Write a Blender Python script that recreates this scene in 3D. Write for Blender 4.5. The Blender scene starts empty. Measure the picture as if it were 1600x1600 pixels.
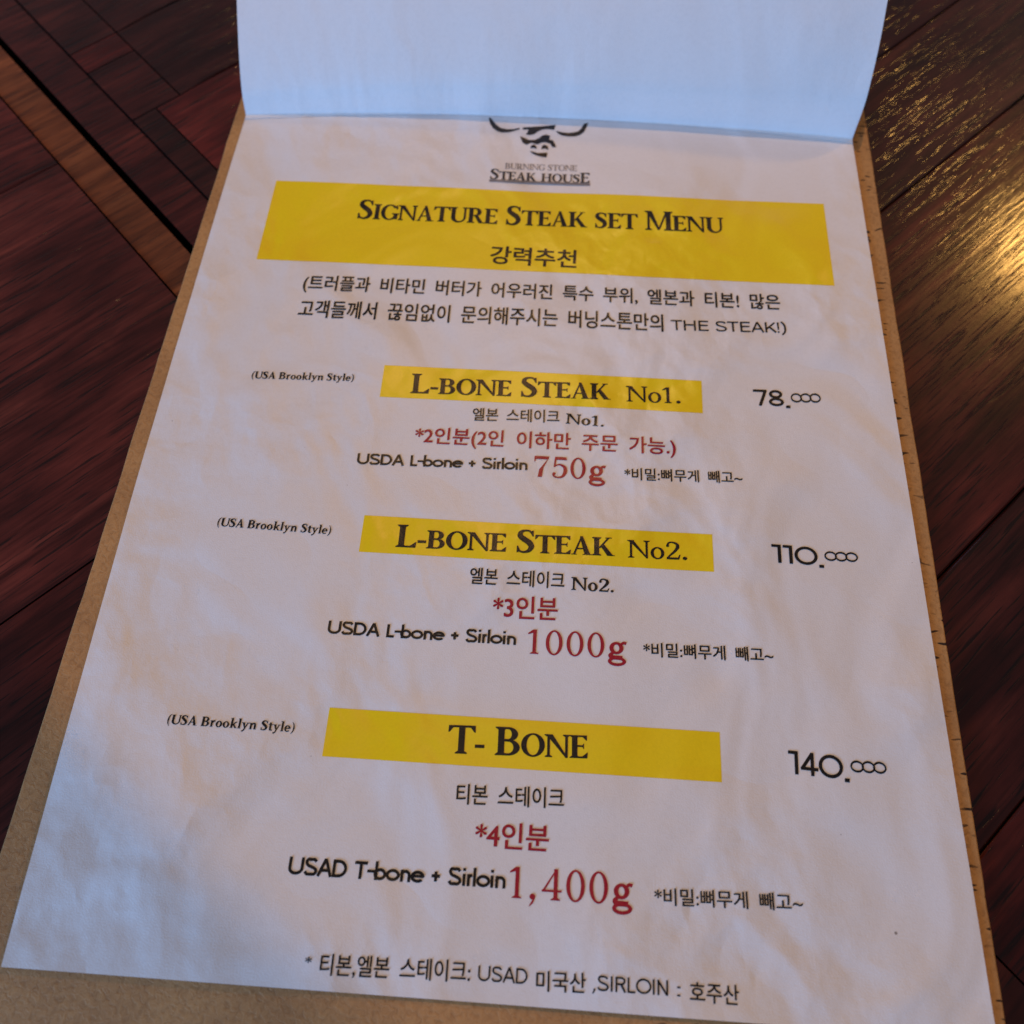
import bpy, math, random
from mathutils import Vector, Matrix, noise, geometry

# ------------------------------------------------------------------ camera, light, exposure
MM = 0.001
scene = bpy.context.scene
COL = scene.collection

cam_data = bpy.data.cameras.new('camera')
cam = bpy.data.objects.new('camera', cam_data)
COL.objects.link(cam)
cam_data.sensor_width = 36.0
cam_data.lens = 36.0 * 1192.307 / 1600.0
cam_data.clip_start = 0.005
cam_data.clip_end = 20.0
R0 = Vector((0.998012, 0.062824, -0.005079))
U0 = Vector((-0.055462, 0.913626, 0.402755))
B0 = Vector((0.029943, -0.401672, 0.915294))
m = Matrix(((R0.x, U0.x, B0.x), (R0.y, U0.y, B0.y), (R0.z, U0.z, B0.z))).to_4x4()
m.translation = Vector((108.794030, 30.268783, 188.385029)) * MM
cam.matrix_world = m
cam_data.dof.use_dof = True
cam_data.dof.focus_distance = 0.196
cam_data.dof.aperture_fstop = 11.5
scene.camera = cam

world = bpy.data.worlds.new('World')
scene.world = world
world.use_nodes = True
bg = world.node_tree.nodes['Background']
bg.inputs[0].default_value = (0.67, 0.67, 0.78, 1)
bg.inputs[1].default_value = 0.165

def lamp(name, kind, loc, target, power, colour, **kw):
    d = bpy.data.lights.new(name, kind)
    d.energy = power
    d.color = colour
    for k, v in kw.items():
        setattr(d, k, v)
    o = bpy.data.objects.new(name, d)
    COL.objects.link(o)
    o.location = Vector(loc) * MM
    o.rotation_euler = (Vector(target) - Vector(loc)).to_track_quat('-Z', 'Y').to_euler()
    return o

# daylight from the window behind the photographer, the pendant over the table, a second lamp at the far right
lamp('window_light', 'AREA', (-1100, -1150, 520), (100, 160, 0), 33.5, (0.28, 0.53, 1.0), shape='RECTANGLE', size=0.9, size_y=0.7)
lamp('pendant_lamp', 'SPOT', (60, 800, 1100), (220, 420, 0), 16.5, (1.0, 0.54, 0.20), spot_size=math.radians(37.1), spot_blend=0.03, shadow_soft_size=0.007)  # cone edge shaped to stand in for an unseen phone's shadow, lower left
lamp('ceiling_lamp', 'POINT', (32, 222, 1150), (0, 0, 0), 3.4, (1.0, 0.62, 0.28), shadow_soft_size=0.03)
lamp('side_lamp', 'POINT', (1029, 1119, 922), (0, 0, 0), 11.0, (1.0, 0.52, 0.13), shadow_soft_size=0.045)

vs = scene.view_settings
scene.display_settings.display_device = 'sRGB'
vs.view_transform = 'Standard'
vs.look = 'None'
vs.exposure = 0.0
vs.gamma = 1.0
vs.use_curve_mapping = False

# ------------------------------------------------------------------ helpers
def tag(o, label, cat, group=None):
    o['label'] = label
    o['category'] = cat
    if group:
        o['group'] = group
    return o

def mesh_obj(name, verts, faces, mat, parent=None, smooth=False):
    me = bpy.data.meshes.new(name)
    me.from_pydata([Vector(v) * MM for v in verts], [], faces)
    me.materials.append(mat)
    if smooth:
        me.polygons.foreach_set('use_smooth', [True] * len(me.polygons))
    me.update()
    o = bpy.data.objects.new(name, me)
    COL.objects.link(o)
    if parent:
        o.parent = parent
    return o

def nt(name):
    mt = bpy.data.materials.new(name)
    mt.use_nodes = True
    t = mt.node_tree
    b = t.nodes['Principled BSDF']
    return mt, t, b

def node(t, kind, **kw):
    n = t.nodes.new(kind)
    for k, v in kw.items():
        if k.startswith('i_'):
            n.inputs[k[2:].replace('_', ' ')].default_value = v
        else:
            setattr(n, k, v)
    return n

def coords(t, scale=(1, 1, 1), rot=(0, 0, 0)):
    tc = node(t, 'ShaderNodeTexCoord')
    mp = node(t, 'ShaderNodeMapping')
    mp.inputs['Scale'].default_value = scale
    mp.inputs['Rotation'].default_value = rot
    t.links.new(tc.outputs['Object'], mp.inputs['Vector'])
    return mp.outputs['Vector']

def noise_tex(t, vec, scale, detail=3.0, rough=0.5, dist=0.0, dim='3D'):
    n = node(t, 'ShaderNodeTexNoise', noise_dimensions=dim)
    n.inputs['Scale'].default_value = scale
    n.inputs['Detail'].default_value = detail
    n.inputs['Roughness'].default_value = rough
    n.inputs['Distortion'].default_value = dist
    t.links.new(vec, n.inputs['Vector'])
    return n.outputs['Fac']

def ramp(t, fac, stops, interp='LINEAR'):
    r = node(t, 'ShaderNodeValToRGB')
    r.color_ramp.interpolation = interp
    while len(r.color_ramp.elements) < len(stops):
        r.color_ramp.elements.new(0.5)
    for e, (p, c) in zip(r.color_ramp.elements, stops):
        e.position = p
        e.color = tuple(c) + (1,) if len(c) == 3 else c
    t.links.new(fac, r.inputs['Fac'])
    return r.outputs['Color']

def mix(t, a, b, fac=0.5, mode='MIX'):
    n = node(t, 'ShaderNodeMix', data_type='RGBA', blend_type=mode)
    for s, v in ((6, a), (7, b), (0, fac)):
        if isinstance(v, (int, float)):
            n.inputs[s].default_value = v
        elif isinstance(v, tuple):
            n.inputs[s].default_value = v + (1,) if len(v) == 3 else v
        else:
            t.links.new(v, n.inputs[s])
    return n.outputs[2]

def math_n(t, op, a, b=0.0):
    n = node(t, 'ShaderNodeMath', operation=op)
    for s, v in ((0, a), (1, b)):
        if isinstance(v, (int, float)):
            n.inputs[s].default_value = v
        else:
            t.links.new(v, n.inputs[s])
    return n.outputs[0]

def bump(t, b, height, dist, strength=1.0, prev=None):
    n = node(t, 'ShaderNodeBump')
    n.inputs['Strength'].default_value = strength
    n.inputs['Distance'].default_value = dist
    t.links.new(height, n.inputs['Height'])
    if prev:
        t.links.new(prev, n.inputs['Normal'])
    t.links.new(n.outputs['Normal'], b.inputs['Normal'])
    return n.outputs['Normal']

# ------------------------------------------------------------------ materials
def paper_bump(t, b, amount=1.0, tooth_amount=1.0):
    # crumpled-and-flattened paper: shallow dents, patches of sharper crinkle, and fibre tooth
    broad = noise_tex(t, coords(t, (1, 0.8, 1), (0, 0, 0.5)), 24, 2.0, 0.5, 0.8, '2D')
    def crinkle(scale, rot, smooth, wob_scale):
        v2 = coords(t, (1, 0.85, 1), (0, 0, rot))
        vo = node(t, 'ShaderNodeTexVoronoi', feature='SMOOTH_F1', voronoi_dimensions='2D')
        vo.inputs['Scale'].default_value = scale
        vo.inputs['Smoothness'].default_value = smooth
        wob = node(t, 'ShaderNodeTexNoise', noise_dimensions='2D')
        wob.inputs['Scale'].default_value = wob_scale
        wob.inputs['Detail'].default_value = 3.0
        t.links.new(v2, wob.inputs['Vector'])
        ad = node(t, 'ShaderNodeVectorMath', operation='MULTIPLY_ADD')
        ad.inputs[1].default_value = (0.9 / scale, 0.9 / scale, 0.9 / scale)
        t.links.new(wob.outputs['Color'], ad.inputs[0])
        t.links.new(v2, ad.inputs[2])
        t.links.new(ad.outputs[0], vo.inputs['Vector'])
        return vo.outputs['Distance']
    where = ramp(t, noise_tex(t, coords(t, (1, 1, 1), (0, 0, 0.9)), 15, 2.0, 0.5, 0.0, '2D'), [(0.38, (0.15, 0.15, 0.15)), (0.62, (1, 1, 1))])
    a = math_n(t, 'MULTIPLY', crinkle(27, 0.4, 0.16, 34), where)
    c = math_n(t, 'MULTIPLY', crinkle(74, 1.3, 0.2, 80), where)
    tooth = noise_tex(t, coords(t), 2600, 2.0, 0.6, 0.0, '2D')
    n1 = bump(t, b, broad, 0.0020 * amount)
    n2 = bump(t, b, a, 0.0017 * amount, 1.0, n1)
    n3 = bump(t, b, c, 0.00055 * amount, 1.0, n2)
    bump(t, b, tooth, 0.00005 * tooth_amount, 1.0, n3)

def make_paper(name, col, rough, amount):
    mt, t, b = nt(name)
    specks = noise_tex(t, coords(t), 900, 1.0)
    c = ramp(t, specks, [(0.0, [x * 0.95 for x in col]), (0.45, col), (1.0, [min(1, x * 1.03) for x in col])])
    # a scatter of tiny dirt flecks
    fleck = noise_tex(t, coords(t, (1, 1, 1), (0, 0, 1.1)), 560, 0.0)
    f = ramp(t, fleck, [(0.0, (0, 0, 0)), (0.925, (0, 0, 0)), (0.945, (1, 1, 1))])
    c = mix(t, c, (0.30, 0.27, 0.25), f)
    t.links.new(c, b.inputs['Base Color'])
    b.inputs['Roughness'].default_value = rough
    b.inputs['Specular IOR Level'].default_value = 0.45
    paper_bump(t, b, amount)
    return mt

M_page = make_paper('white_office_paper', (0.80, 0.79, 0.79), 0.42, 1.0)
M_back = make_paper('white_paper_back', (0.80, 0.80, 0.80), 0.6, 0.55)

def make_ink(name, col, rough=0.30, spec=0.22, vary=0.14, tooth=1.0):
    mt, t, b = nt(name)
    n = noise_tex(t, coords(t), 1500, 2.0)
    c = ramp(t, n, [(0.25, [x * (1 - vary) for x in col]), (0.75, [min(1, x * (1 + vary)) for x in col])])
    t.links.new(c, b.inputs['Base Color'])
    b.inputs['Roughness'].default_value = rough
    b.inputs['Specular IOR Level'].default_value = spec
    paper_bump(t, b, 1.0, tooth)
    return mt

INK = {
    'black': make_ink('black_toner', (0.012, 0.011, 0.012)),
    'dark': make_ink('dark_grey_toner', (0.05, 0.05, 0.055)),
    'grey': make_ink('grey_toner', (0.22, 0.21, 0.22)),
    'grey2': make_ink('soft_black_toner', (0.03, 0.028, 0.028)),
    'red': make_ink('red_toner', (0.36, 0.012, 0.03)),
    'yellow': make_ink('yellow_toner', (0.92, 0.68, 0.006), 0.32, 0.34, 0.03, 0.45),
}

def make_mdf():
    mt, t, b = nt('brown_hardboard')
    v = coords(t)
    cloud = noise_tex(t, v, 38, 5.0, 0.6)
    fib = noise_tex(t, coords(t, (1, 1, 1), (0, 0, 0.6)), 760, 4.0, 0.65, 0.9)
    base = ramp(t, cloud, [(0.3, (0.40, 0.212, 0.082)), (0.7, (0.53, 0.298, 0.118))])
    f = ramp(t, fib, [(0.28, (0.74, 0.70, 0.66)), (0.5, (1, 1, 1)), (0.72, (1.14, 1.14, 1.12))])
    c = mix(t, base, f, 1.0, 'MULTIPLY')
    # dark saw nicks and specks: short dashes across the board
    vd = coords(t, (0.34, 1, 1))
    dash = noise_tex(t, vd, 900, 0.0)
    dm = ramp(t, dash, [(0.67, (0, 0, 0)), (0.72, (1, 1, 1))])
    patch = ramp(t, noise_tex(t, v, 90, 1.0), [(0.40, (0, 0, 0)), (0.55, (1, 1, 1))])
    sx = node(t, 'ShaderNodeSeparateXYZ')
    t.links.new(v, sx.inputs[0])
    side = math_n(t, 'GREATER_THAN', sx.outputs[0], 0.14)
    dm2 = mix(t, mix(t, dm, patch, 1.0, 'MULTIPLY'), side, 1.0, 'MULTIPLY')
    c = mix(t, c, (0.035, 0.018, 0.012), dm2)
    t.links.new(c, b.inputs['Base Color'])
    b.inputs['Roughness'].default_value = 0.62
    b.inputs['Specular IOR Level'].default_value = 0.35
    bump(t, b, fib, 0.00025, 0.8)
    return mt

M_board = make_mdf()

def make_wood(name, dark, mid, light, rough=0.32, pore=1.0):
    # grain runs along local X
    mt, t, b = nt(name)
    at = node(t, 'ShaderNodeAttribute', attribute_name='tint')
    jit = node(t, 'ShaderNodeVectorMath', operation='MULTIPLY_ADD')
    tc = node(t, 'ShaderNodeTexCoord')
    jit.inputs[1].default_value = (0.7, 0.7, 0.7)
    t.links.new(at.outputs['Color'], jit.inputs[0])
    t.links.new(tc.outputs['Object'], jit.inputs[2])
    def mapped(scale):
        mp = node(t, 'ShaderNodeMapping')
        mp.inputs['Scale'].default_value = scale
        t.links.new(jit.outputs[0], mp.inputs['Vector'])
        return mp.outputs['Vector']
    band = noise_tex(t, mapped((8, 60, 1)), 1.6, 5.0, 0.6, 1.0)
    fine = noise_tex(t, mapped((24, 480, 1)), 1.0, 4.0, 0.62, 0.5)
    pores = noise_tex(t, mapped((60, 1100, 1)), 1.0, 2.0, 0.55, 0.2)
    wear = noise_tex(t, mapped((40, 60, 1)), 1.0, 5.0, 0.6)
    c = ramp(t, band, [(0.28, dark), (0.52, mid), (0.75, light)])
    f = ramp(t, fine, [(0.3, (0.55, 0.5, 0.5)), (0.5, (1, 1, 1)), (0.75, (1.3, 1.25, 1.2))])
    c = mix(t, c, f, 1.0, 'MULTIPLY')
    mott = noise_tex(t, mapped((26, 44, 1)), 1.0, 4.0, 0.6)
    c = mix(t, c, ramp(t, mott, [(0.3, (0.62, 0.62, 0.62)), (0.5, (1, 1, 1)), (0.7, (1.4, 1.45, 1.4))]), 1.0, 'MULTIPLY')
    pm = ramp(t, pores, [(0.33, (1, 1, 1)), (0.43, (0, 0, 0))])
    c = mix(t, c, (0.008, 0.004, 0.004), math_n(t, 'MULTIPLY', pm, 0.85 * pore))
    hv = node(t, 'ShaderNodeSeparateColor')
    t.links.new(at.outputs['Color'], hv.inputs[0])
    lum = math_n(t, 'MULTIPLY_ADD', hv.outputs[0], 1.5)
    lum.node.inputs[2].default_value = 0.30
    cc = node(t, 'ShaderNodeMix', data_type='RGBA', blend_type='MULTIPLY')
    cc.inputs[0].default_value = 1.0
    t.links.new(c, cc.inputs[6])
    comb = node(t, 'ShaderNodeCombineColor')
    t.links.new(lum, comb.inputs[0])
    g = math_n(t, 'MULTIPLY', lum, hv.outputs[1])
    g2 = math_n(t, 'MULTIPLY', g, 1.6)
    t.links.new(g2, comb.inputs[1])
    t.links.new(g2, comb.inputs[2])
    t.links.new(comb.outputs[0], cc.inputs[7])
    t.links.new(cc.outputs[2], b.inputs['Base Color'])
    rr = node(t, 'ShaderNodeMapRange')
    rr.inputs['To Min'].default_value = rough - 0.06
    rr.inputs['To Max'].default_value = rough + 0.14
    t.links.new(wear, rr.inputs['Value'])
    t.links.new(rr.outputs[0], b.inputs['Roughness'])
    b.inputs['Specular IOR Level'].default_value = 0.08
    b.inputs['Coat Weight'].default_value = 0.6
    b.inputs['Coat Roughness'].default_value = 0.14
    hs = math_n(t, 'SUBTRACT', fine, math_n(t, 'MULTIPLY', pm, 0.6))
    n1 = bump(t, b, hs, 0.00008, 0.9)
    n2 = bump(t, b, wear, 0.00012, 0.5, n1)
    t.links.new(n2, b.inputs['Coat Normal'])
    return mt

M_wood = make_wood('dark_red_lacquered_wood', (0.020, 0.0042, 0.0036), (0.060, 0.0125, 0.0098), (0.112, 0.028, 0.020))
M_strip = make_wood('orange_brown_edging_wood', (0.080, 0.023, 0.008), (0.150, 0.045, 0.016), (0.215, 0.075, 0.028), 0.5, 0.6)

M_shade_side, _t, _b = nt('shade_painted_board_side')  # near-black colour paints in the shade of the gap on board sides
_n = noise_tex(_t, coords(_t), 300)
_t.links.new(ramp(_t, _n, [(0.3, (0.004, 0.0025, 0.002)), (0.7, (0.010, 0.005, 0.004))]), _b.inputs['Base Color'])
_b.inputs['Roughness'].default_value = 0.9
_b.inputs['Specular IOR Level'].default_value = 0.05

# ------------------------------------------------------------------ the two tables (local X = along the planks)
TOPZ = -4.6
def plank_mesh(name, rects, mat, parent, thick=22.0, gap=0.35, bev=0.5):
    """rects: (u0, u1, w0, w1, tone, hue). Bevelled planks side by side in one mesh."""
    V, F, T = [], [], []
    for (u0, u1, w0, w1, tone, hue) in rects:
        nx = max(1, int((u1 - u0) / 12))
        o = len(V)
        g = gap * 0.7
        sec = [(w0 + g, -thick), (w0 + g, -bev), (w0 + g + bev, 0), (w1 - g - bev, 0), (w1 - g, -bev), (w1 - g, -thick)]
        us = [u0 + g] + [u0 + (u1 - u0) * i / nx for i in range(1, nx)] + [u1 - g]
        for i, u in enumerate(us):
            for (w, z) in sec:
                V.append((u, w, z + (-bev if (i in (0, nx) and z == 0) else 0)))
        for i in range(nx):
            for k in range(5):
                a = o + i * 6 + k
                F.append((a, a + 6, a + 7, a + 1)); T.append((tone, hue, random.random()))
        F.append(tuple(o + k for k in range(6))); T.append((tone, hue, 0.5))
        e = o + nx * 6
        F.append(tuple(e + k for k in reversed(range(6)))); T.append((tone, hue, 0.5))
    # one random offset per plank, so the grain breaks at every joint
    o = mesh_obj(name, V, F, mat, parent)
    o.data.materials.append(M_shade_side)
    for p in o.data.polygons:
        if abs(p.normal.z) < 0.2:
            p.material_index = 1
    ca = o.data.attributes.new('tint', 'FLOAT_COLOR', 'FACE')
    k = 0
    for (u0, u1, w0, w1, tone, hue) in rects:
        nx = max(1, int((u1 - u0) / 12))
        r = random.random()
        for _ in range(nx * 5 + 2):
            ca.data[k].color = (tone, hue, r, 1)
            k += 1
    return o

def table(label):
    e = bpy.data.objects.new('wooden_table', None)
    COL.objects.link(e)
    e.location = (0, 0, TOPZ * MM)
    e.rotation_euler = (0, 0, math.radians(45))
    return tag(e, label, 'table')

random.seed(4)
tl = table('reddish wooden table with an orange-brown edge strip, on the left')
rl = []
ws = [-300, -212, -138, -66, 73.5, 213.2, 259, 306, 352, 420]
tones = [0.35, 0.30, 0.42, 0.36, 0.66, 0.60, 0.45, 0.4, 0.4]
for i in range(len(ws) - 1):
    rl.append((-420, 123.4, ws[i], ws[i + 1], tones[i], 0.5 if i % 2 else 0.58))
plank_mesh('plank_field', rl, M_wood, tl)
plank_mesh('edge_strip', [(123.6, 136.5, -300, 420, 0.5, 0.62)], M_strip, tl, bev=1.2)

plank_mesh('under_gap_shade', [(100, 138.1, -300, 420, 0.2, 0.5)], M_shade_side, tl, thick=10)  # dark strip added below the gap, standing in for its shade
tl.children[-1].location.z = -9 * MM

tr = table('dark brown wooden table beyond the gap, behind and right of the menu')
# border strips run along the gap, the planks run across to it
plank_mesh('edge_strip', [(138.6, 153.4, -300, 420, 0.42, 0.50)], M_wood, tr, bev=1.5)
rr = [(153.4, 163.0, -300, 214.6, 0.16, 0.6),
      (153.4, 173.2, 247.5, 261.0, 0.95, 0.36), (153.4, 173.2, 214.6, 247.5, 0.36, 0.5), (153.4, 173.2, 261.0, 420, 0.34, 0.55),
      (173.2, 560, 261.0, 308, 0.26, 0.60), (173.2, 560, 214.6, 261.0, 0.20, 0.60), (173.2, 560, 308, 420, 0.24, 0.6),
      (163.0, 205, 167.0, 214.6, 0.80, 0.38), (205, 560, 167.0, 214.6, 0.30, 0.5)]
for (a, c, tone, hue) in ((104.0, 167.0, .35, .5), (57.2, 104.0, .36, .52), (9.5, 57.2, .34, .78), (-80.6, 9.5, .42, .50), (-127.2, -80.6, .20, .55), (-174, -127.2, .34, .42), (-230, -174, .3, .5), (-300, -230, .3, .5)):
    rr.append((163.0, 560, a, c, tone, hue))
plank_mesh('plank_field', rr, M_wood, tr)

# ------------------------------------------------------------------ hardboard backing of the menu
def board():
    n = 60
    def left(y): return -4.4 + (y - 271.0) * 0.0165
    def right(y): return 216.9 + (y - 278.0) * 0.0140
    y0, y1 = -17.0, 300.0
    V, F = [], []
    top, bot = -1.25, -4.55
    def jag(y, s): return 0.16 * noise.noise(Vector((y * 0.22, s, 0))) + 0.25 * noise.noise(Vector((y * 0.05, s, 3)))
    for i in range(n + 1):
        y = y0 + (y1 - y0) * i / n
        xl, xr = left(y) + jag(y, 1), right(y) + jag(y, 7)
        V += [(xl, y, bot), (xl, y, top - 0.35), (xl + 0.4, y, top), (xr - 0.4, y, top), (xr, y, top - 0.35), (xr, y, bot)]
    for i in range(n):
        for k in range(5):
            a = i * 6 + k
            F.append((a, a + 1, a + 7, a + 6))
        a = i * 6
        F.append((a + 5, a, a + 6, a + 11))
    F.append((0, 5, 4, 3, 2, 1))
    e = n * 6
    F.append((e, e + 1, e + 2, e + 3, e + 4, e + 5))
    return tag(mesh_obj('menu_board', V, [tuple(reversed(f)) for f in F], M_board), 'thin brown hardboard backing board under the white menu sheet', 'board')
board()

# ------------------------------------------------------------------ the printed sheet
def crease_y(x):
    k = (x - 105.0) / 105.0
    return 259.0 + 4.6 * (1 - abs(k) ** 2.2)

CREASES = [  # x0, y0, x1, y1, height, half width: folds and dents of the sheet, plus one ridge added for the light (mm)
    (7, 47, 68, 6, 0.50, 24),  # ridge added to strengthen the blue shadow edge at this corner
    (143, 67, 151, 81, 0.20, 7), (151, 81, 158, 67, -0.18, 7), (170, 22, 188, 48, 0.20, 8), (178, 15, 196, 26, -0.16, 7),
    (33, 141, 40, 113, 0.22, 8), (118, 164, 137, 135, 0.14, 9), (134, 43, 146, 53, -0.15, 7), (199, 95, 205, 68, 0.20, 6),
    (67, 74, 82, 56, 0.16, 8), (36, 74, 50, 57, -0.16, 8), (155, 32, 164, 51, 0.18, 6), (203, 178, 207, 152, 0.14, 6),
    (95, 16, 113, 8, 0.16, 7), (141, 184, 156, 170, -0.12, 6), (51, 181, 69, 161, 0.16, 8), (172, 118, 190, 92, 0.14, 8)]

def page_z(x, y):
    z = sheet_z(x, y)
    for (x0, y0, x1, y1, h, w) in CREASES:
        dx, dy = x1 - x0, y1 - y0
        l = math.hypot(dx, dy)
        s = ((x - x0) * dx + (y - y0) * dy) / l
        d = abs((x - x0) * dy - (y - y0) * dx) / l
        if d < w and -w < s < l + w:
            k = min(1.0, max(0.0, (s + w) / (w + 0.25 * l))) * min(1.0, max(0.0, (l + w - s) / (w + 0.25 * l)))
            z += h * k * (1 - d / w)
    return z

def sheet_z(x, y):
    z = 0.42 * noise.noise(Vector((x / 66, y / 80, 0.3))) + 0.26 * noise.noise(Vector((x / 30, y / 34, 4.1)))
    z += 0.05 * noise.noise(Vector((x / 11, y / 13, 9.0)))
    edge = min(1.0, max(0.0, y / 14.0))
    return z * (0.45 + 0.55 * edge)

def grid_sheet(name, x0, x1, y0, y1, nx, ny, zoff, mat, parent=None, edge_fn=None):
    V, F = [], []
    for j in range(ny + 1):
        for i in range(nx + 1):
            x = x0 + (x1 - x0) * i / nx
            y = y0 + (y1 - y0) * j / ny
            if edge_fn:
                x, y = edge_fn(x, y)
            V.append((x, y, page_z(x, y) + zoff))
    for j in range(ny):
        for i in range(nx):
            a = j * (nx + 1) + i
            F.append((a, a + 1, a + nx + 2, a + nx + 1))
    return mesh_obj(name, V, F, mat, parent, True)

def bow(x, y):
    # the sheet's sides bow out a little in the middle
    k = math.sin(math.pi * max(0, min(1, y / 262.0)))
    return (x - 1.1 * k * max(0, 1 - x / 60.0) if x < 60 else x, y)

page = grid_sheet('menu_page', 0, 210, 0, 292, 180, 250, 0.0, M_page, None, bow)
tag(page, 'white printed steak menu sheet with yellow bands, lying on the brown board', 'menu')

# the sheet under it in the stack
under = grid_sheet('spare_page', 0.25, 209.8, 0.35, 292, 70, 98, -0.34, M_page)
tag(under, 'second white sheet hidden under the printed menu page, only its edge showing', 'page')

# yellow bands
for (x0, x1, y0, y1) in ((16.43, 197.38, 195.27, 228.84), (62.1, 155.1, 147.04, 157.94), (63.0, 156.1, 99.02, 109.56), (61.7, 155.7, 47.19, 58.5)):
    grid_sheet('yellow_band', x0, x1, y0, y1, max(8, int((x1 - x0) / 1.8)), max(6, int((y1 - y0) / 1.8)), 0.05, INK['yellow'], page)

# ------------------------------------------------------------------ lettering engines
# a glyph is a list of simple polygons (they may overlap) + an advance; caps are 1 unit high
class Pen:
    def __init__(self):
        self.p = []
    def poly(self, *pts):
        self.p.append(list(pts)); return self
    def rect(self, x0, y0, x1, y1):
        return self.poly((x0, y0), (x1, y0), (x1, y1), (x0, y1))
    def bar(self, a, b, w):
        dx, dy = b[0] - a[0], b[1] - a[1]
        l = math.hypot(dx, dy) or 1
        nx, ny = -dy / l * w / 2, dx / l * w / 2
        return self.poly((a[0] - nx, a[1] - ny), (b[0] - nx, b[1] - ny), (b[0] + nx, b[1] + ny), (a[0] + nx, a[1] + ny))
    def disc(self, x, y, r, n=14, ry=None):
        ry = ry or r
        return self.poly(*[(x + r * math.cos(2 * math.pi * i / n), y + ry * math.sin(2 * math.pi * i / n)) for i in range(n)])
    def ring(self, cx, cy, ro, so, ri, si, a0=0.0, a1=360.0, dx=0.0, n=28):
        st = [math.radians(a0 + (a1 - a0) * i / n) for i in range(n + 1)]
        for s, e in zip(st, st[1:]):
            self.poly((cx + ro * math.cos(s), cy + so * math.sin(s)), (cx + ro * math.cos(e), cy + so * math.sin(e)),
                      (cx + dx + ri * math.cos(e), cy + si * math.sin(e)), (cx + dx + ri * math.cos(s), cy + si * math.sin(s)))
        return self
    def stroke(self, pts, ws, smooth=True):
        # variable-width stroke through pts (Catmull-Rom)
        P, W = [], []
        n = len(pts)
        if smooth and n > 2:
            for i in range(n - 1):
                a, b, c, d = pts[max(0, i - 1)], pts[i], pts[i + 1], pts[min(n - 1, i + 2)]
                for k in range(6):
                    u = k / 6.0
                    P.append(tuple(0.5 * (2 * b[q] + (c[q] - a[q]) * u + (2 * a[q] - 5 * b[q] + 4 * c[q] - d[q]) * u * u + (3 * b[q] - a[q] - 3 * c[q] + d[q]) * u ** 3) for q in (0, 1)))
                    W.append(ws[i] + (ws[i + 1] - ws[i]) * u)
            P.append(pts[-1]); W.append(ws[-1])
        else:
            P, W = list(pts), list(ws)
        L, Rr = [], []
        for i in range(len(P)):
            a, b = P[max(0, i - 1)], P[min(len(P) - 1, i + 1)]
            dx, dy = b[0] - a[0], b[1] - a[1]
            l = math.hypot(dx, dy) or 1
            nx, ny = -dy / l * W[i] / 2, dx / l * W[i] / 2
            L.append((P[i][0] + nx, P[i][1] + ny)); Rr.append((P[i][0] - nx, P[i][1] - ny))
        for i in range(len(P) - 1):
            self.poly(Rr[i], Rr[i + 1], L[i + 1], L[i])
        return self

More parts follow.
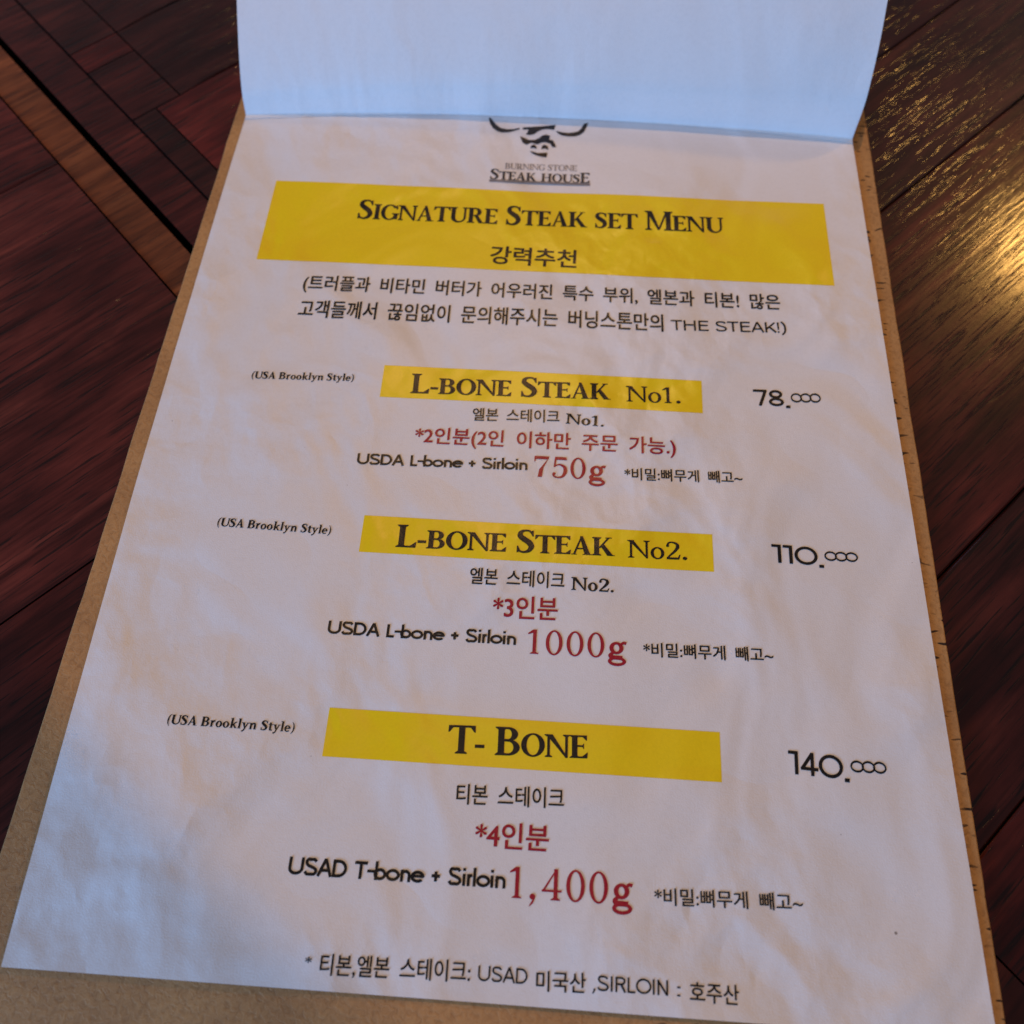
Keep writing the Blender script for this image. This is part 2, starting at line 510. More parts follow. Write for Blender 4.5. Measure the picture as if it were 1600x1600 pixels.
def serif_glyph(ch, W=0.20, t=0.075, e=0.085, s=0.05):
    p = Pen()
    def foot(x0, x1, y=0.0, up=True):
        d = s if up else -s
        p.poly((x0 - e, y), (x1 + e, y), (x1 + e, y + d * 0.7), (x1, y + d * 2.0), (x0, y + d * 2.0), (x0 - e, y + d * 0.7))
    def stem(x, w, y0=0.0, y1=1.0, b=True, h=True):
        p.rect(x, y0, x + w, y1)
        if b: foot(x, x + w, y0, True)
        if h: foot(x, x + w, y1, False)
    X = e
    if ch == 'I':
        stem(X, W); return p.p, W + 2 * e
    if ch in 'LE':
        stem(X, W)
        r = 0.62
        p.rect(X + W, 0, r, t); p.poly((r - 0.16, t * 0.9), (r - 0.03, 0), (r + 0.03, 0), (r + 0.05, 0.25), (r + 0.02, 0.25))
        if ch == 'E':
            p.rect(X + W, 1 - t, r - 0.02, 1); p.poly((r - 0.14, 1 - t), (r - 0.02, 1), (r + 0.02, 1), (r + 0.02, 0.78), (r - 0.01, 0.78))
            p.rect(X + W, 0.49, r - 0.13, 0.49 + t); p.poly((r - 0.16, 0.49 + t / 2), (r - 0.11, 0.40), (r - 0.09, 0.40), (r - 0.09, 0.64), (r - 0.11, 0.64))
        return p.p, r + 0.08
    if ch == 'T':
        w = 0.80
        stem(w / 2 - W / 2, W, h=False)
        p.rect(0.03, 1 - t, w - 0.03, 1)
        p.poly((0.14, 1 - t), (0.02, 1), (0.0, 1), (-0.01, 0.76), (0.03, 0.76)); p.poly((w - 0.14, 1 - t), (w - 0.03, 0.76), (w + 0.01, 0.76), (w, 1), (w - 0.02, 1))
        return p.p, w
    if ch == 'H':
        stem(X, W); stem(X + 0.56, W); p.rect(X + W * 0.5, 0.49, X + 0.6, 0.49 + t)
        return p.p, 0.56 + W + 2 * e
    if ch == 'N':
        a = t * 1.35
        stem(X, a, h=False); foot(X - 0.02, X + a, 1.0, False)
        stem(X + 0.66, a, b=False)
        p.poly((X, 1), (X + W * 0.95, 1), (X + 0.66 + a, 0.0), (X + 0.66 + a - W * 0.35, -0.02), (X, 0.93))
        return p.p, 0.66 + a + 2 * e
    if ch == 'M':
        a = t * 1.3
        stem(X, a, h=False); foot(X - 0.02, X + 0.1, 1.0, False)
        stem(X + 0.72, W)
        p.poly((X, 1), (X + W * 0.95, 1), (X + 0.49, 0.02), (X + 0.40, 0.02), (X, 0.93))
        p.poly((X + 0.40, 0.02), (X + 0.48, 0.02), (X + 0.80, 1), (X + 0.72, 1))
        return p.p, 0.72 + W + 2 * e
    if ch == 'A':
        w = 0.84
        p.poly((0.07, 0), (0.07 + t * 1.2, 0), (0.46, 1.02), (0.39, 1.02)); p.poly((w - 0.09 - W, 0), (w - 0.06, 0), (0.47, 1.02), (0.36, 1.02), (0.35, 0.96))
        p.rect(0.2, 0.30, 0.62, 0.30 + t * 0.9)
        p.poly((0, 0), (0.23, 0), (0.23, s * .8), (0, s * .8)); p.poly((w - 0.14 - W - .03, 0), (w + 0.03, 0), (w + 0.03, s * .8), (w - .17 - W, s * .8))
        return p.p, w + 0.02
    if ch == 'K':
        stem(X, W)
        p.poly((X + W - .02, 0.44), (X + W + 0.05, 0.40), (0.72, 0.98), (0.62, 0.98)); p.rect(0.54, 1 - s * .8, 0.80, 1)
        p.poly((X + W + .05, 0.52), (X + W + 0.17, 0.66), (0.86, 0.0), (0.62, 0.0)); p.rect(0.60, 0, 0.92, s * .8)
        return p.p, 0.92
    if ch in 'RBP':
        stem(X, W)
        c = 0.73 if ch != 'B' else 0.75
        h = 1 - c
        x = X + W
        p.rect(x - .01, 1 - t, x + 0.12, 1); p.rect(x - .01, c - h, x + 0.12, c - h + t)
        p.ring(x + 0.11, c, 0.29, h, 0.29 - W, h - t, -90, 90)
        if ch == 'R':
            p.poly((x + 0.05, 0.50), (x + 0.22, 0.52), (x + 0.52, 0.0), (x + 0.30, 0.0)); p.rect(x + .29, 0, x + .58, s * .8)
            return p.p, x + 0.56
        if ch == 'B':
            p.rect(x - .01, 0, x + 0.14, t); p.ring(x + 0.12, 0.28, 0.34, 0.28, 0.34 - W, 0.28 - t, -90, 90); p.rect(x - .01, .56 - t, x + .14, .56)
            return p.p, x + 0.50
        return p.p, x + 0.46
    if ch == 'U':
        a = t * 1.35
        stem(X, W, 0.32, 1, b=False); stem(X + 0.62, a, 0.32, 1, b=False)
        p.ring(X + (0.62 + a) / 2, 0.34, (0.62 + a) / 2, 0.36, (0.62 - W) / 2, 0.36 - t * 1.2, 180, 360, dx=(W - a) / 2)
        return p.p, 0.62 + a + 2 * e
    if ch == 'O':
        p.ring(0.46, 0.5, 0.44, 0.52, 0.44 - W, 0.52 - t)
        return p.p, 0.92
    if ch == 'G':
        p.ring(0.46, 0.5, 0.44, 0.52, 0.44 - W, 0.52 - t, 38, 325)
        stem(0.66, W * 0.95, 0.05, 0.44, b=False); p.poly((0.76, 0.95), (0.82, 0.98), (0.84, 0.70), (0.79, 0.70), (0.70, 0.86))
        return p.p, 0.90
    if ch == 'S':
        p.stroke([(0.53, 0.80), (0.44, 0.95), (0.29, 0.975), (0.15, 0.90), (0.13, 0.73), (0.27, 0.58), (0.42, 0.45), (0.50, 0.27), (0.42, 0.09), (0.26, 0.02), (0.12, 0.07), (0.05, 0.22)],
                 [0.04, t, t * 1.1, W * 0.75, W, W * 1.15, W * 1.15, W, W * 0.75, t * 1.1, t, 0.04])
        p.poly((0.50, 0.97), (0.56, 0.99), (0.57, 0.72), (0.53, 0.72), (0.46, 0.88)); p.poly((0.03, 0.29), (0.07, 0.29), (0.14, 0.10), (0.08, 0.0), (0.03, 0.0))
        return p.p, 0.64
    if ch == '-':
        p.rect(0.03, 0.28, 0.38, 0.28 + t * 1.9); return p.p, 0.41
    if ch == '.':
        p.disc(0.14, 0.08, 0.095); return p.p, 0.34
    if ch == ',':
        p.disc(0.13, 0.08, 0.095); p.poly((0.16, 0.15), (0.225, 0.08), (0.16, -0.12), (0.05, -0.24), (0.03, -0.21), (0.12, -0.05)); return p.p, 0.34
    if ch == '(':
        p.stroke([(0.30, 1.05), (0.14, 0.78), (0.09, 0.40), (0.14, 0.05), (0.28, -0.22)], [0.04, .1, .13, .1, 0.04]); return p.p, 0.36
    if ch == ')':
        p.stroke([(0.08, 1.05), (0.22, 0.78), (0.27, 0.40), (0.22, 0.05), (0.06, -0.22)], [0.04, .1, .13, .1, 0.04]); return p.p, 0.36
    if ch == ' ':
        return [], 0.34
    if ch == '1':
        stem(0.20, W * .85, h=False); p.poly((0.20, 1.0), (0.20 + W * .85, 1.0), (0.20 + W * .85, .9), (0.20, 0.86), (0.02, 0.80), (0.02, 0.85)); return p.p, 0.58
    if ch == '2':
        p.stroke([(0.10, 0.74), (0.16, 0.93), (0.32, 0.97), (0.50, 0.88), (0.53, 0.70), (0.42, 0.48), (0.22, 0.24), (0.07, 0.05)], [W * .7, t * 1.2, t * 1.1, W * .8, W, W * .8, t * 1.2, t])
        p.disc(.12, .76, W * .42); p.poly((0.05, 0), (0.58, 0), (0.64, 0.27), (0.59, 0.27), (0.53, 0.11), (0.10, 0.11)); return p.p, 0.68
    if ch == '4':
        p.rect(0.02, 0.26, 0.66, 0.26 + t * 1.1); p.poly((0.02, 0.27), (0.10, 0.27), (0.46, 0.92), (0.46, 1.0)); stem(0.40, W * .85, h=False); return p.p, 0.72
    if ch == '5':
        p.poly((0.12, 1.0), (0.56, 1.0), (0.60, 0.86), (0.16, 0.86)); p.poly((0.12, 1), (0.12 + t, 1), (0.10 + t, 0.52), (0.08, 0.50))
        p.stroke([(0.10, 0.52), (0.22, 0.61), (0.36, 0.62), (0.52, 0.50), (0.54, 0.28), (0.44, 0.07), (0.26, 0.015), (0.11, 0.07), (0.08, 0.18)], [t, t, t * 1.2, W * .9, W, W * .7, t, t, W * .6])
        p.disc(.11, .19, W * .42); return p.p, 0.66
    if ch == '7':
        p.poly((0.04, 1.0), (0.60, 1.0), (0.60, 0.90), (0.56, 0.86), (0.05, 0.86)); p.rect(0.03, 0.74, 0.03 + t * .8, 1.0)
        p.poly((0.56, 0.88), (0.60, 0.93), (0.40, 0.45), (0.36, 0.0), (0.19, 0.0), (0.24, 0.36)); return p.p, 0.66
    if ch == '0':
        p.ring(0.32, 0.5, 0.30, 0.515, 0.30 - W * .85, 0.515 - t); return p.p, 0.68
    # lower case (x-height 0.66)
    if ch == 'o':
        p.ring(0.31, 0.32, 0.29, 0.345, 0.29 - W * .88, 0.345 - t); return p.p, 0.63
    if ch == 'e':
        p.ring(0.30, 0.32, 0.28, 0.345, 0.28 - W * .88, 0.345 - t, 0, 318); p.rect(0.12, 0.30, 0.56, 0.30 + t); return p.p, 0.59
    if ch == 'r':
        p.rect(.1, 0, .1 + W * .85, .66); p.rect(.03, 0, .17 + W * .85, s); p.rect(.02, .6, .12, .66); p.stroke([(.25, .45), (.35, .6), (.46, .61)], [t, W * .7, W]); return p.p, 0.52
    if ch == 'n':
        p.rect(.1, 0, .1 + W * .85, .66); p.rect(.03, 0, .15 + W * .85, s); p.rect(.02, .6, .12, .66)
        p.stroke([(.25, .48), (.38, .62), (.50, .58), (.54, .44), (.54, 0)], [t, t * 1.5, W * .85, W * .85, W * .85]); p.rect(.44, 0, .69, s); return p.p, 0.72
    if ch == 'k':
        p.rect(.1, 0, .1 + W * .85, 1.05); p.rect(.03, 0, .15 + W * .85, s); p.rect(.02, 1, .12, 1.05)
        p.bar((.25, .3), (.53, .64), t * 1.2); p.rect(.42, .6, .64, .66); p.poly((.28, .36), (.38, .46), (.66, 0), (.48, 0)); p.rect(.46, 0, .69, s); return p.p, 0.69
    if ch == 'l':
        p.rect(.1, 0, .1 + W * .85, 1.05); p.rect(.03, 0, .17 + W * .85, s); p.rect(.02, 1, .12, 1.05); return p.p, 0.36
    if ch == 't':
        p.rect(.12, .1, .12 + W * .85, .84); p.rect(.02, .6, .42, .66); p.stroke([(.2, .14), (.26, .05), (.42, .06)], [W * .8, t * 1.6, t]); return p.p, 0.43
    if ch == 'y':
        p.poly((.06, .66), (.06 + W, .66), (.38, .08), (.30, .02)); p.poly((.52, .66), (.60, .66), (.34, -.06), (.26, .06)); p.rect(0, .61, .32, .66); p.rect(.44, .61, .68, .66)
        p.stroke([(.32, .02), (.22, -.20), (.08, -.24)], [t * 1.3, t * 1.3, W * .8]); return p.p, 0.66
    if ch == 'g':
        p.ring(.31, .42, .25, .25, .25 - W * .9, .25 - t * 1.2); p.ring(.33, -.12, .32, .19, .32 - W * .75, .19 - t * 1.3)
        p.stroke([(.18, .22), (.10, .12), (.16, .04), (.36, .03), (.52, .02)], [t * 1.2, t * 1.8, t * 2, t * 2, t * 2]); p.stroke([(.48, .58), (.56, .64), (.66, .62)], [t, t * 1.3, W * .7]); return p.p, 0.74
    raise ValueError(ch)

def sans_glyph(ch, w=0.145):
    # wide monoline letters, flat ends
    p = Pen()
    def line(*pts):
        for a, b in zip(pts, pts[1:]):
            p.bar(a, b, w)
        for q in pts[1:-1]:
            p.disc(q[0], q[1], w / 2, 12)
    def arc(cx, cy, rx, ry, a0, a1, n=22):
        p.ring(cx, cy, rx + w / 2, ry + w / 2, rx - w / 2, ry - w / 2, a0, a1, n=n)
    h = w / 2
    T, B_ = 1 - h, h
    if ch == 'U': arc(.46, .38, .36, .38 - h, 180, 360); p.rect(.1 - h, .38, .1 + h, 1); p.rect(.82 - h, .38, .82 + h, 1); return p.p, .96
    if ch == 'S':
        p.stroke([(.70, .80), (.58, .92), (.40, T), (.20, .91), (.13, .74), (.24, .58), (.44, .50), (.66, .40), (.73, .25), (.62, .10), (.42, B_), (.20, .09), (.09, .23)], [w] * 13); return p.p, .84
    if ch == 'D': line((.12, B_), (.12, T)); p.rect(.12 - h, 0, .4, w); p.rect(.12 - h, 1 - w, .4, 1); arc(.38, .5, .42, .5 - h, -90, 90); p.rect(.12 - h, 0, .12 + h, 1); return p.p, .94
    if ch == 'A': p.bar((.06, 0), (.44, 1), w); p.bar((.82, 0), (.44, 1), w); p.rect(.2, .26, .68, .26 + w); return p.p, .88
    if ch == 'L': p.rect(.1, 0, .1 + w, 1); p.rect(.1, 0, .62, w); return p.p, .66
    if ch == 'T': p.rect(.02, 1 - w, .78, 1); p.rect(.4 - h, 0, .4 + h, 1); return p.p, .82
    if ch == 'H': p.rect(.1, 0, .1 + w, 1); p.rect(.78, 0, .78 + w, 1); p.rect(.1, .5, .86, .5 + w); return p.p, 1.02
    if ch == 'E': p.rect(.1, 0, .1 + w, 1); p.rect(.1, 0, .76, w); p.rect(.1, .48, .72, .48 + w); p.rect(.1, 1 - w, .76, 1); return p.p, .84
    if ch == 'K': p.rect(.1, 0, .1 + w, 1); p.bar((.2, .36), (.76, .98), w); p.bar((.38, .56), (.80, .02), w * 1.1); return p.p, .86
    if ch == 'I': p.rect(.1, 0, .1 + w, 1); return p.p, .1 + w + .1
    if ch == 'R': p.rect(.1, 0, .1 + w, 1); p.rect(.1, 1 - w, .5, 1); p.rect(.1, .46, .5, .46 + w); arc(.5, .73, .2, .27 - h, -90, 90); p.bar((.48, .5), (.76, .0), w * 1.1); return p.p, .82
    if ch == 'O': arc(.52, .5, .45, .5 - h, 0, 360, 34); return p.p, 1.04
    if ch == 'N': p.rect(.1, 0, .1 + w, 1); p.rect(.68, 0, .68 + w, 1); p.bar((.14, .97), (.72, .03), w); return p.p, .93
    if ch == '-': p.rect(.0, .40, .52, .40 + w * .9); return p.p, .40
    if ch == '+': p.rect(.06, .36, .56, .36 + w); p.rect(.31 - h, .14, .31 + h, .70); return p.p, .66
    if ch == 'b': p.rect(.08, 0, .08 + w, 1.05); arc(.40, .34, .29, .34 - h, 0, 360, 28); return p.p, .79
    if ch == 'o': arc(.40, .34, .33, .34 - h, 0, 360, 28); return p.p, .80
    if ch == 'n': p.rect(.08, 0, .08 + w, .68); arc(.37, .38, .23, .30 - h, 0, 180); p.rect(.60 - h, 0, .60 + h, .39); return p.p, .73
    if ch == 'e': arc(.40, .34, .33, .34 - h, 0, 320, 28); p.rect(.1, .29, .78, .29 + w * .9); return p.p, .80
    if ch == 'i': p.rect(.06, 0, .06 + w, .68); p.rect(.06, .84, .06 + w, 1.0); return p.p, .12 + w
    if ch == 'l': p.rect(.06, 0, .06 + w, 1.05); return p.p, .12 + w
    if ch == 'r': p.rect(.06, 0, .06 + w, .68); p.stroke([(.14, .40), (.2, .56), (.36, .62)], [w, w, w]); return p.p, .38
    if ch == '!': p.poly((.08, 1), (.08 + w, 1), (.06 + w, .28), (.10, .28)); p.rect(.08, 0, .08 + w, w); return p.p, .36
    if ch == ')': p.stroke([(.04, 1.08), (.22, .8), (.27, .42), (.22, .06), (.04, -.2)], [w] * 5); return p.p, .36
    if ch == ',': p.poly((.06, w), (.06 + w, w), (.06 + w, 0), (.04, -.24), (-.02, -.2), (.07, 0)); return p.p, .30
    if ch == ':': p.rect(.06, .02, .06 + w, .02 + w); p.rect(.06, .60, .06 + w, .60 + w); return p.p, .3
    if ch == '.': p.rect(.04, -.10, .04 + w * 1.45, -.10 + w * 1.15); return p.p, .30
    if ch == '1': p.rect(.26, 0, .26 + w * 1.05, 1); p.rect(.0, 1 - w, .3, 1); return p.p, .26 + w + .09
    if ch == '7': p.rect(.02, 1 - w, .68, 1); p.bar((.62, .95), (.30, 0), w * 1.05); return p.p, .72
    if ch == '8': arc(.38, .26, .29, .26 - h, 0, 360); arc(.38, .74, .25, .26 - h, 0, 360); return p.p, .78
    if ch == '4': p.rect(.02, .22, .74, .22 + w); p.bar((.06, .26), (.50, .96), w); p.rect(.5 - h, 0, .5 + h, 1); return p.p, .76
    if ch == '0': arc(.50, .5, .43, .5 - h, 0, 360, 34); return p.p, 1.0
    if ch == ' ': return [], .42
    raise ValueError(ch)

def layout(font, text):
    """-> list of glyph polygon lists in text units (cap height 1)"""
    out, x = [], 0.0
    if font == 'zeros':
        for k in range(3):
            q = Pen(); w = .17
            q.ring(.58 + k * 1.0, .5, .60, .5, .60 - w * .85, .5 - w, n=30)
            out.append(q.p)
        return out
    i = 0
    while i < len(text):
        ch = text[i]
        big = i + 1 < len(text) and text[i + 1] == '/'
        k = 1.0
        if font == 'serif':
            gl, adv = serif_glyph(ch, .205 if not big else .19)
            k = 1.0 if big else 0.80
            if ch == ' ':
                adv = .40
        elif font == 'serif_thin': gl, adv = serif_glyph(ch, .15, .06)
        elif font == 'batang': gl, adv = serif_glyph(ch, .155, .07, .09, .045)
        elif font == 'batangb': gl, adv = serif_glyph(ch, .20, .085, .09, .05)
        elif font == 'batangn':
            gl, adv = serif_glyph(ch, .15 if ch != 'g' else .165, .062 if ch != 'g' else .085, .09, .04); adv += .06
        elif font == 'italic':
            gl, adv = serif_glyph(ch, .205, .085, .06, .04)
            gl = [[(px * .92 + py * .02, py) for px, py in q] for q in gl]; adv *= .92
        elif font == 'sans': gl, adv = sans_glyph(ch, .175 if text[0] != 'T' else .125); adv -= .03
        elif font == 'sanst': gl, adv = sans_glyph(ch, .125); adv -= .02
        elif font == 'price': gl, adv = sans_glyph(ch, .14)
        if font == 'serif':
            adv -= .02
        out.append([[(x + px * k, py * k) for px, py in q] for q in gl])
        x += adv * k
        i += 2 if big else 1
    return out

def union(polys):
    V, F = [], []
    for q in polys:
        a = sum(q[i][0] * q[(i + 1) % len(q)][1] - q[(i + 1) % len(q)][0] * q[i][1] for i in range(len(q)))
        if abs(a) < 1e-9:
            continue
        if a < 0:
            q = q[::-1]
        tris = [(q[0], q[1], q[2]), (q[0], q[2], q[3])] if len(q) == 4 else [q]
        for tr_ in tris:
            a = sum(tr_[i][0] * tr_[(i + 1) % len(tr_)][1] - tr_[(i + 1) % len(tr_)][0] * tr_[i][1] for i in range(len(tr_)))
            if abs(a) < 1e-7:
                continue
            o = len(V)
            V += [Vector(c) for c in (tr_ if a > 0 else tr_[::-1])]
            F.append(tuple(range(o, o + len(tr_))))
    if not F:
        return [], []
    r = geometry.delaunay_2d_cdt(V, [], F, 0, 1e-5)
    return [tuple(c) for c in r[0]], [f for f, og in zip(r[2], r[5]) if og]

def hangul(text):
    c = bpy.data.curves.new('lettering', 'FONT')
    c.body = text
    c.size = 1.0
    c.space_word = 1.75
    c.resolution_u = 3
    o = bpy.data.objects.new('lettering', c)
    COL.objects.link(o)
    me = bpy.data.meshes.new_from_object(o.evaluated_get(bpy.context.evaluated_depsgraph_get()))
    V = [(v.co.x, v.co.y) for v in me.vertices]
    F = [tuple(p.vertices) for p in me.polygons]
    bpy.data.objects.remove(o)
    bpy.data.curves.remove(c)
    bpy.data.meshes.remove(me)
    return V, F

BOLD = {'portion_lettering': 0.017, 'description_lettering': 0.016, 'heading_lettering': 0.020, 'footnote_lettering': 0.012}

def print_line(name, font, text, x0, y0, x1, y1, h, colour):
    parts = [hangul(text)] if font == 'hangul' else [union(g) for g in layout(font, text)]
    pts = [v for V, F in parts for v in V]
    ux0, ux1 = min(v[0] for v in pts), max(v[0] for v in pts)
    if font == 'hangul':
        core = ''.join(ch for ch in text if 0xAC00 <= ord(ch) <= 0xD7A3)
        ref = hangul(core)[0] if core else pts
        b = min(v[1] for v in ref); s = h / (max(v[1] for v in ref) - b)
        # heavier strokes: the outline printed four times, a hair apart
        wd = BOLD.get(name, 0.013)
        V0, F0 = parts[0]
        parts = [([(u + du * wd, v + dv * wd) for u, v in V0], F0) for du, dv in ((-1, -.4), (1, -.4), (-.6, .6), (.6, .6))]
    elif font == 'zeros':
        b, s = 0.0, h * 0.94
    else:
        b, s = 0.0, h / 1.0
    sx = math.hypot(x1 - x0, y1 - y0) / (ux1 - ux0)
    d = Vector((x1 - x0, y1 - y0)).normalized()
    n = Vector((-d.y, d.x))
    VV, FF = [], []
    for k, (V, F) in enumerate(parts):
        o = len(VV)
        for (u, v) in V:
            q = Vector((x0, y0)) + d * ((u - ux0) * sx) + n * ((v - b) * s)
            VV.append((q.x, q.y, page_z(q.x, q.y) + 0.13 + 0.006 * (k % 4)))
        FF += [tuple(o + i for i in f) for f in F]
    # every face looks up
    out = []
    for f in FF:
        a, b_, c_ = VV[f[0]], VV[f[1]], VV[f[2]]
        out.append(f if (b_[0] - a[0]) * (c_[1] - a[1]) - (b_[1] - a[1]) * (c_[0] - a[0]) > 0 else tuple(reversed(f)))
    return mesh_obj(name, VV, out, INK[colour], page)

RUNS = [
    ('heading_lettering','serif','S/IGNATURE S/TEAK SET M/ENU',45.94,213.73,164.37,214.50,8.02,'black'),
    ('heading_lettering','hangul','강력추천',90.29,197.72,117.30,197.30,7.20,'black'),
    ('description_lettering','hangul','(트러플과 비타민 버터가 어우러진 특수 부위, 엘본과 티본! 많은',33.07,184.09,180.08,184.99,5.77,'black'),
    ('description_lettering','hangul','고객들께서 끊임없이 문의해주시는 버닝스톤만의',33.33,173.78,144.29,174.76,6.41,'black'),
    ('description_lettering','sans','THE STEAK!)',146.70,175.64,181.21,176.58,3.71,'black'),
    ('emblem_lettering','serif','S/TEAK HOUSE/',87.67,233.64,120.89,233.57,4.55,'dark'),
    ('emblem_lettering','serif_thin','BURNING STONE',92.30,238.57,116.49,238.86,2.57,'grey'),
    ('origin_lettering','italic','(USA Brooklyn Style)',23.77,150.98,53.76,151.86,2.36,'black'),
    ('dish_lettering','serif','L/-BONE S/TEAK',70.76,148.76,128.77,149.85,6.67,'black'),
    ('dish_lettering','batang','No1.',133.20,149.57,148.85,149.84,5.24,'black'),
    ('dish_lettering','hangul','엘본 스테이크',89.59,140.58,114.29,141.27,4.17,'black'),
    ('dish_lettering','batangb','No1.',115.99,141.24,126.89,140.78,3.29,'black'),
    ('portion_lettering','hangul','*2인분(2인 이하만 주문 가능.)',73.91,132.43,147.03,132.95,5.28,'red'),
    ('cut_lettering','sans','USDA L-bone + Sirloin',58.58,124.86,106.09,125.79,3.39,'black'),
    ('weight_lettering','batangn','750g',107.84,123.92,127.69,123.90,6.40,'red'),
    ('remark_lettering','hangul','*비밀:뼈무게 빼고~',132.89,124.39,165.10,125.12,3.70,'black'),
    ('price_lettering','price','78.',170.00,150.63,180.26,150.85,5.42,'black'),
    ('price_lettering','zeros','000',180.66,152.28,189.23,152.59,3.32,'black'),
    ('origin_lettering','italic','(USA Brooklyn Style)',23.98,104.00,54.74,103.49,2.38,'black'),
    ('dish_lettering','serif','L/-BONE S/TEAK',72.45,100.93,130.38,101.84,6.44,'black'),
    ('dish_lettering','batang','No2.',133.66,101.68,149.30,101.91,4.95,'black'),
    ('dish_lettering','hangul','엘본 스테이크',92.89,91.97,117.39,92.00,4.49,'black'),
    ('dish_lettering','batangb','No2.',119.12,91.88,130.19,91.86,3.47,'black'),
    ('portion_lettering','hangul','*3인분',99.58,83.37,115.93,83.59,5.90,'red'),
    ('cut_lettering','sans','USDA L-bone + Sirloin',58.15,76.66,105.88,76.62,3.35,'black'),
    ('weight_lettering','batangn','1000g',108.81,74.66,133.56,74.78,6.18,'red'),
    ('remark_lettering','hangul','*비밀:뼈무게 빼고~',137.73,75.63,169.85,76.16,3.61,'black'),
    ('price_lettering','price','110.',171.42,102.66,184.82,102.40,5.07,'black'),
    ('price_lettering','zeros','000',185.26,103.99,194.06,104.16,2.86,'black'),
    ('origin_lettering','italic','(USA Brooklyn Style)',23.24,52.26,54.09,52.28,2.20,'black'),
    ('dish_lettering','serif','T/- B/ONE',91.15,49.72,124.46,50.55,6.52,'black'),
    ('dish_lettering','hangul','티본 스테이크',94.35,38.63,119.20,39.15,4.44,'black'),
    ('portion_lettering','hangul','*4인분',99.41,29.90,116.01,29.95,5.43,'red'),
    ('cut_lettering','sans','USAD T-bone + Sirloin',58.12,21.69,106.86,21.83,3.60,'black'),
    ('weight_lettering','batangn','1,400g',107.77,20.12,135.05,20.33,6.25,'red'),
    ('remark_lettering','hangul','*비밀:뼈무게 빼고~',139.79,20.73,172.24,21.47,3.42,'grey2'),
    ('price_lettering','price','140.',171.36,50.14,185.40,49.53,5.23,'black'),
    ('price_lettering','zeros','000',185.93,51.32,194.38,51.42,2.87,'black'),
    ('footnote_lettering','hangul','*',65.03,4.95,66.35,4.94,1.13,'black'),
    ('footnote_lettering','hangul','티본,엘본 스테이크:',68.39,2.85,100.51,3.49,4.02,'black'),
    ('footnote_lettering','sanst','USAD',102.17,3.94,112.72,4.00,2.85,'black'),
    ('footnote_lettering','hangul','미국산',114.64,2.87,125.11,3.10,3.74,'black'),
    ('footnote_lettering','sanst',',SIRLOIN',126.44,3.80,142.44,3.83,2.81,'black'),
    ('footnote_lettering','sanst',':',144.28,3.84,145.02,3.82,2.50,'black'),
    ('footnote_lettering','hangul','호주산',147.01,3.03,157.29,2.97,3.69,'black'),
]
for r in RUNS:
    print_line(*r)

# bull's-head emblem and the rule under the house name
EMBLEM = [
    [[85.12, 262.23], [85.74, 259.51], [86.89, 257.23], [88.66, 255.78], [90.35, 255.29], [92.82, 255.63], [94.7, 256.51], [96.18, 257.29], [96.14, 257.95], [94.11, 257.17], [91.9, 256.93], [89.65, 257.39], [87.87, 259.04], [86.62, 260.93], [85.62, 262.26]],
    [[97.24, 258.21], [99.58, 258.53], [103.71, 259.16], [108.53, 260.1], [108.07, 257.73], [105.98, 258.0], [104.06, 257.66], [102.45, 256.48], [101.14, 255.13], [99.78, 254.67], [98.52, 254.99], [99.13, 256.57], [99.37, 257.24], [97.28, 257.35]],
    [[96.52, 253.91], [98.21, 253.16], [99.63, 252.36], [101.55, 252.47], [103.15, 253.52], [104.19, 254.81], [105.55, 255.27], [106.81, 254.69], [106.61, 252.95], [107.86, 252.64], [108.61, 251.16], [109.14, 249.59], [107.85, 249.59], [107.1, 251.07], [105.43, 251.74], [104.07, 251.47], [102.75, 250.56], [100.52, 251.15], [98.94, 250.03], [97.51, 251.09]],
    [[100.39, 248.49], [100.59, 249.86], [101.52, 250.37], [102.39, 249.47], [102.5, 248.34], [101.46, 248.85]],
    [[104.08, 248.32], [104.28, 249.96], [105.21, 250.51], [106.34, 249.7], [106.46, 248.19], [105.29, 248.81]],
    [[100.18, 247.34], [102.95, 246.49], [106.25, 246.86], [106.07, 244.72], [104.38, 244.89], [102.45, 245.45], [101.05, 246.3]],
    [[108.64, 257.3], [110.73, 256.72], [112.95, 256.46], [115.14, 256.9], [116.5, 257.55], [117.56, 259.17], [118.29, 261.28], [119.72, 261.75], [119.21, 259.65], [118.49, 257.47], [117.15, 255.85], [115.47, 254.99], [113.28, 254.79], [111.07, 255.12], [109.65, 256.0]],
]
def flat_polys(name, polys, colour):
    VV, FF = [], []
    for q in polys:
        V, F = union([q])
        o = len(VV)
        VV += [(x, y, page_z(x, y) + 0.13) for x, y in V]
        FF += [tuple(o + i for i in f) for f in F]
    return mesh_obj(name, VV, FF, INK[colour], page)
flat_polys('bull_emblem', EMBLEM, 'black')
flat_polys('emblem_rule', [[(87.5, 232.35), (121.05, 232.35), (121.05, 233.35), (87.5, 233.4)]], 'grey')

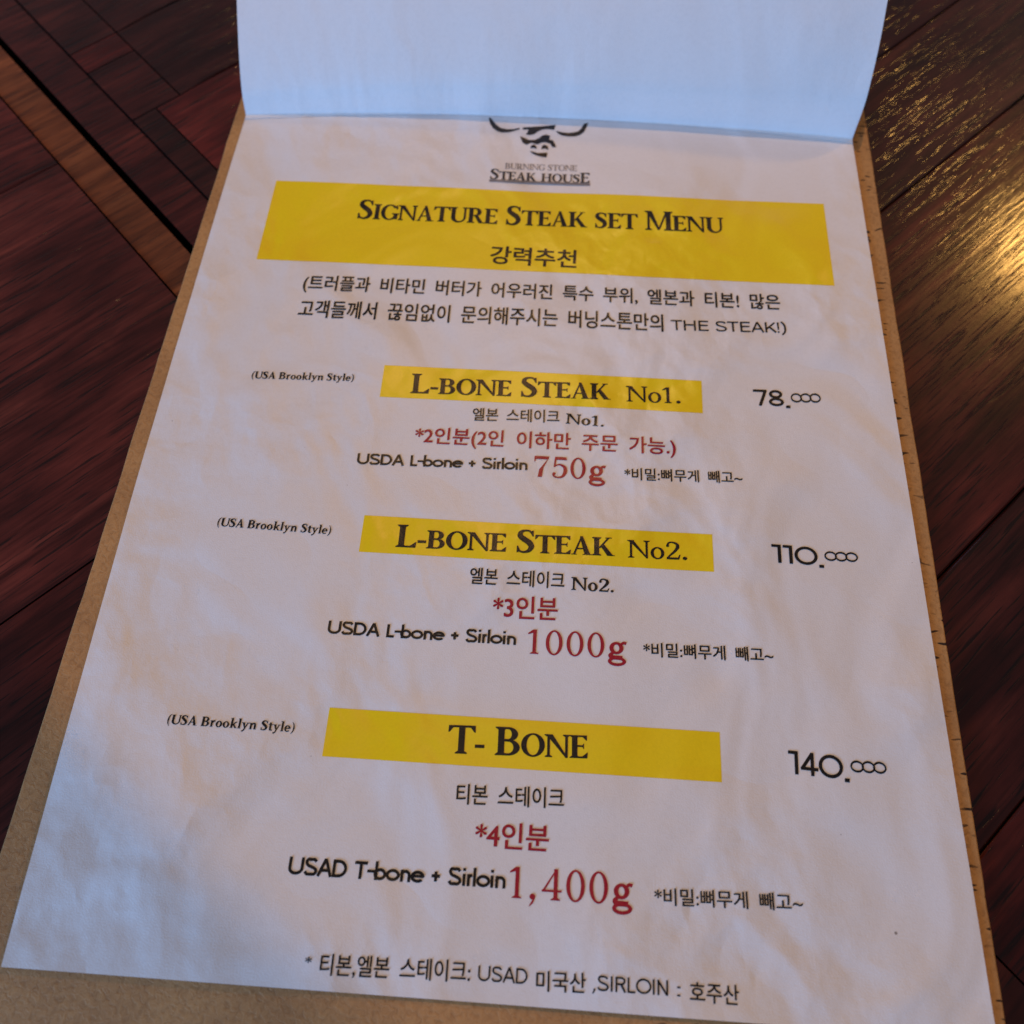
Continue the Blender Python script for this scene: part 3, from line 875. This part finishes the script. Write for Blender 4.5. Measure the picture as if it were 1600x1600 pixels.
# ------------------------------------------------------------------ the sheet turned up over the top
def lifted():
    left = [(290, 0.10), (259.6, 0.12), (259.3, 0.5), (260.2, 2.6), (261.9, 5.6), (264.2, 8.4), (269.7, 13.7), (275.5, 18.6), (283, 24.5), (300, 37), (325, 54), (355, 67), (390, 70), (425, 58), (452, 32), (463, 8)]
    right = [(290, 0.10), (259.4, 0.12), (259.2, 0.5), (260.1, 4.0), (260.9, 8.0), (262.6, 13.2), (266.8, 19.8), (271.7, 26.0), (279.7, 33.9), (297, 49), (322, 67), (352, 80), (388, 82), (423, 69), (450, 42), (461, 15)]
    def cr(pts, u):
        f = u * (len(pts) - 1)
        i = min(int(f), len(pts) - 2)
        k = f - i
        a, b, c, d = pts[max(0, i - 1)], pts[i], pts[i + 1], pts[min(len(pts) - 1, i + 2)]
        return [0.5 * (2 * b[q] + (c[q] - a[q]) * k + (2 * a[q] - 5 * b[q] + 4 * c[q] - d[q]) * k * k + (3 * b[q] - a[q] - 3 * c[q] + d[q]) * k ** 3) for q in (0, 1)]
    nx, nv = 84, 150
    V, F = [], []
    for j in range(nv + 1):
        u = j / nv
        for i in range(nx + 1):
            x = 210.0 * i / nx
            k = i / nx
            a, b = cr(left, u), cr(right, u)
            y, z = a[0] * (1 - k) + b[0] * k, a[1] * (1 - k) + b[1] * k
            if u < 1.0 / 15:
                y = max(y, 259.5)
                y = y + (crease_y(x) - 259.2) * u * 15
                z = max(z, 0.1) + page_z(x, y)
            else:
                up = z
                bowl = 1 - abs(2 * k - 1) ** 2.2
                y = 259.2 + (y - 259.2) * (1 - 0.85 * bowl * math.exp(-((up / 13.0) ** 2)))
                y += (crease_y(x) - 259.2) * math.exp(-((up / 26.0) ** 2))
                z += page_z(x, y) * math.exp(-up / 6.0)
                wr = noise.noise(Vector((x / 34, up / 30, 2.0))) * 0.9 + noise.noise(Vector((x / 11, up / 26, 5.0))) * 0.22
                y += wr * min(1, up / 14.0)
                z += 0.5 * wr * min(1, up / 14.0)
            V.append((x, y, z))
    for j in range(nv):
        for i in range(nx):
            a = j * (nx + 1) + i
            F.append((a, a + 1, a + nx + 2, a + nx + 1))
    o = mesh_obj('lifted_page', V, F, M_back, None, True)
    return tag(o, 'blank bluish-white sheet folded up along the top of the menu, curling away', 'page')
lifted()
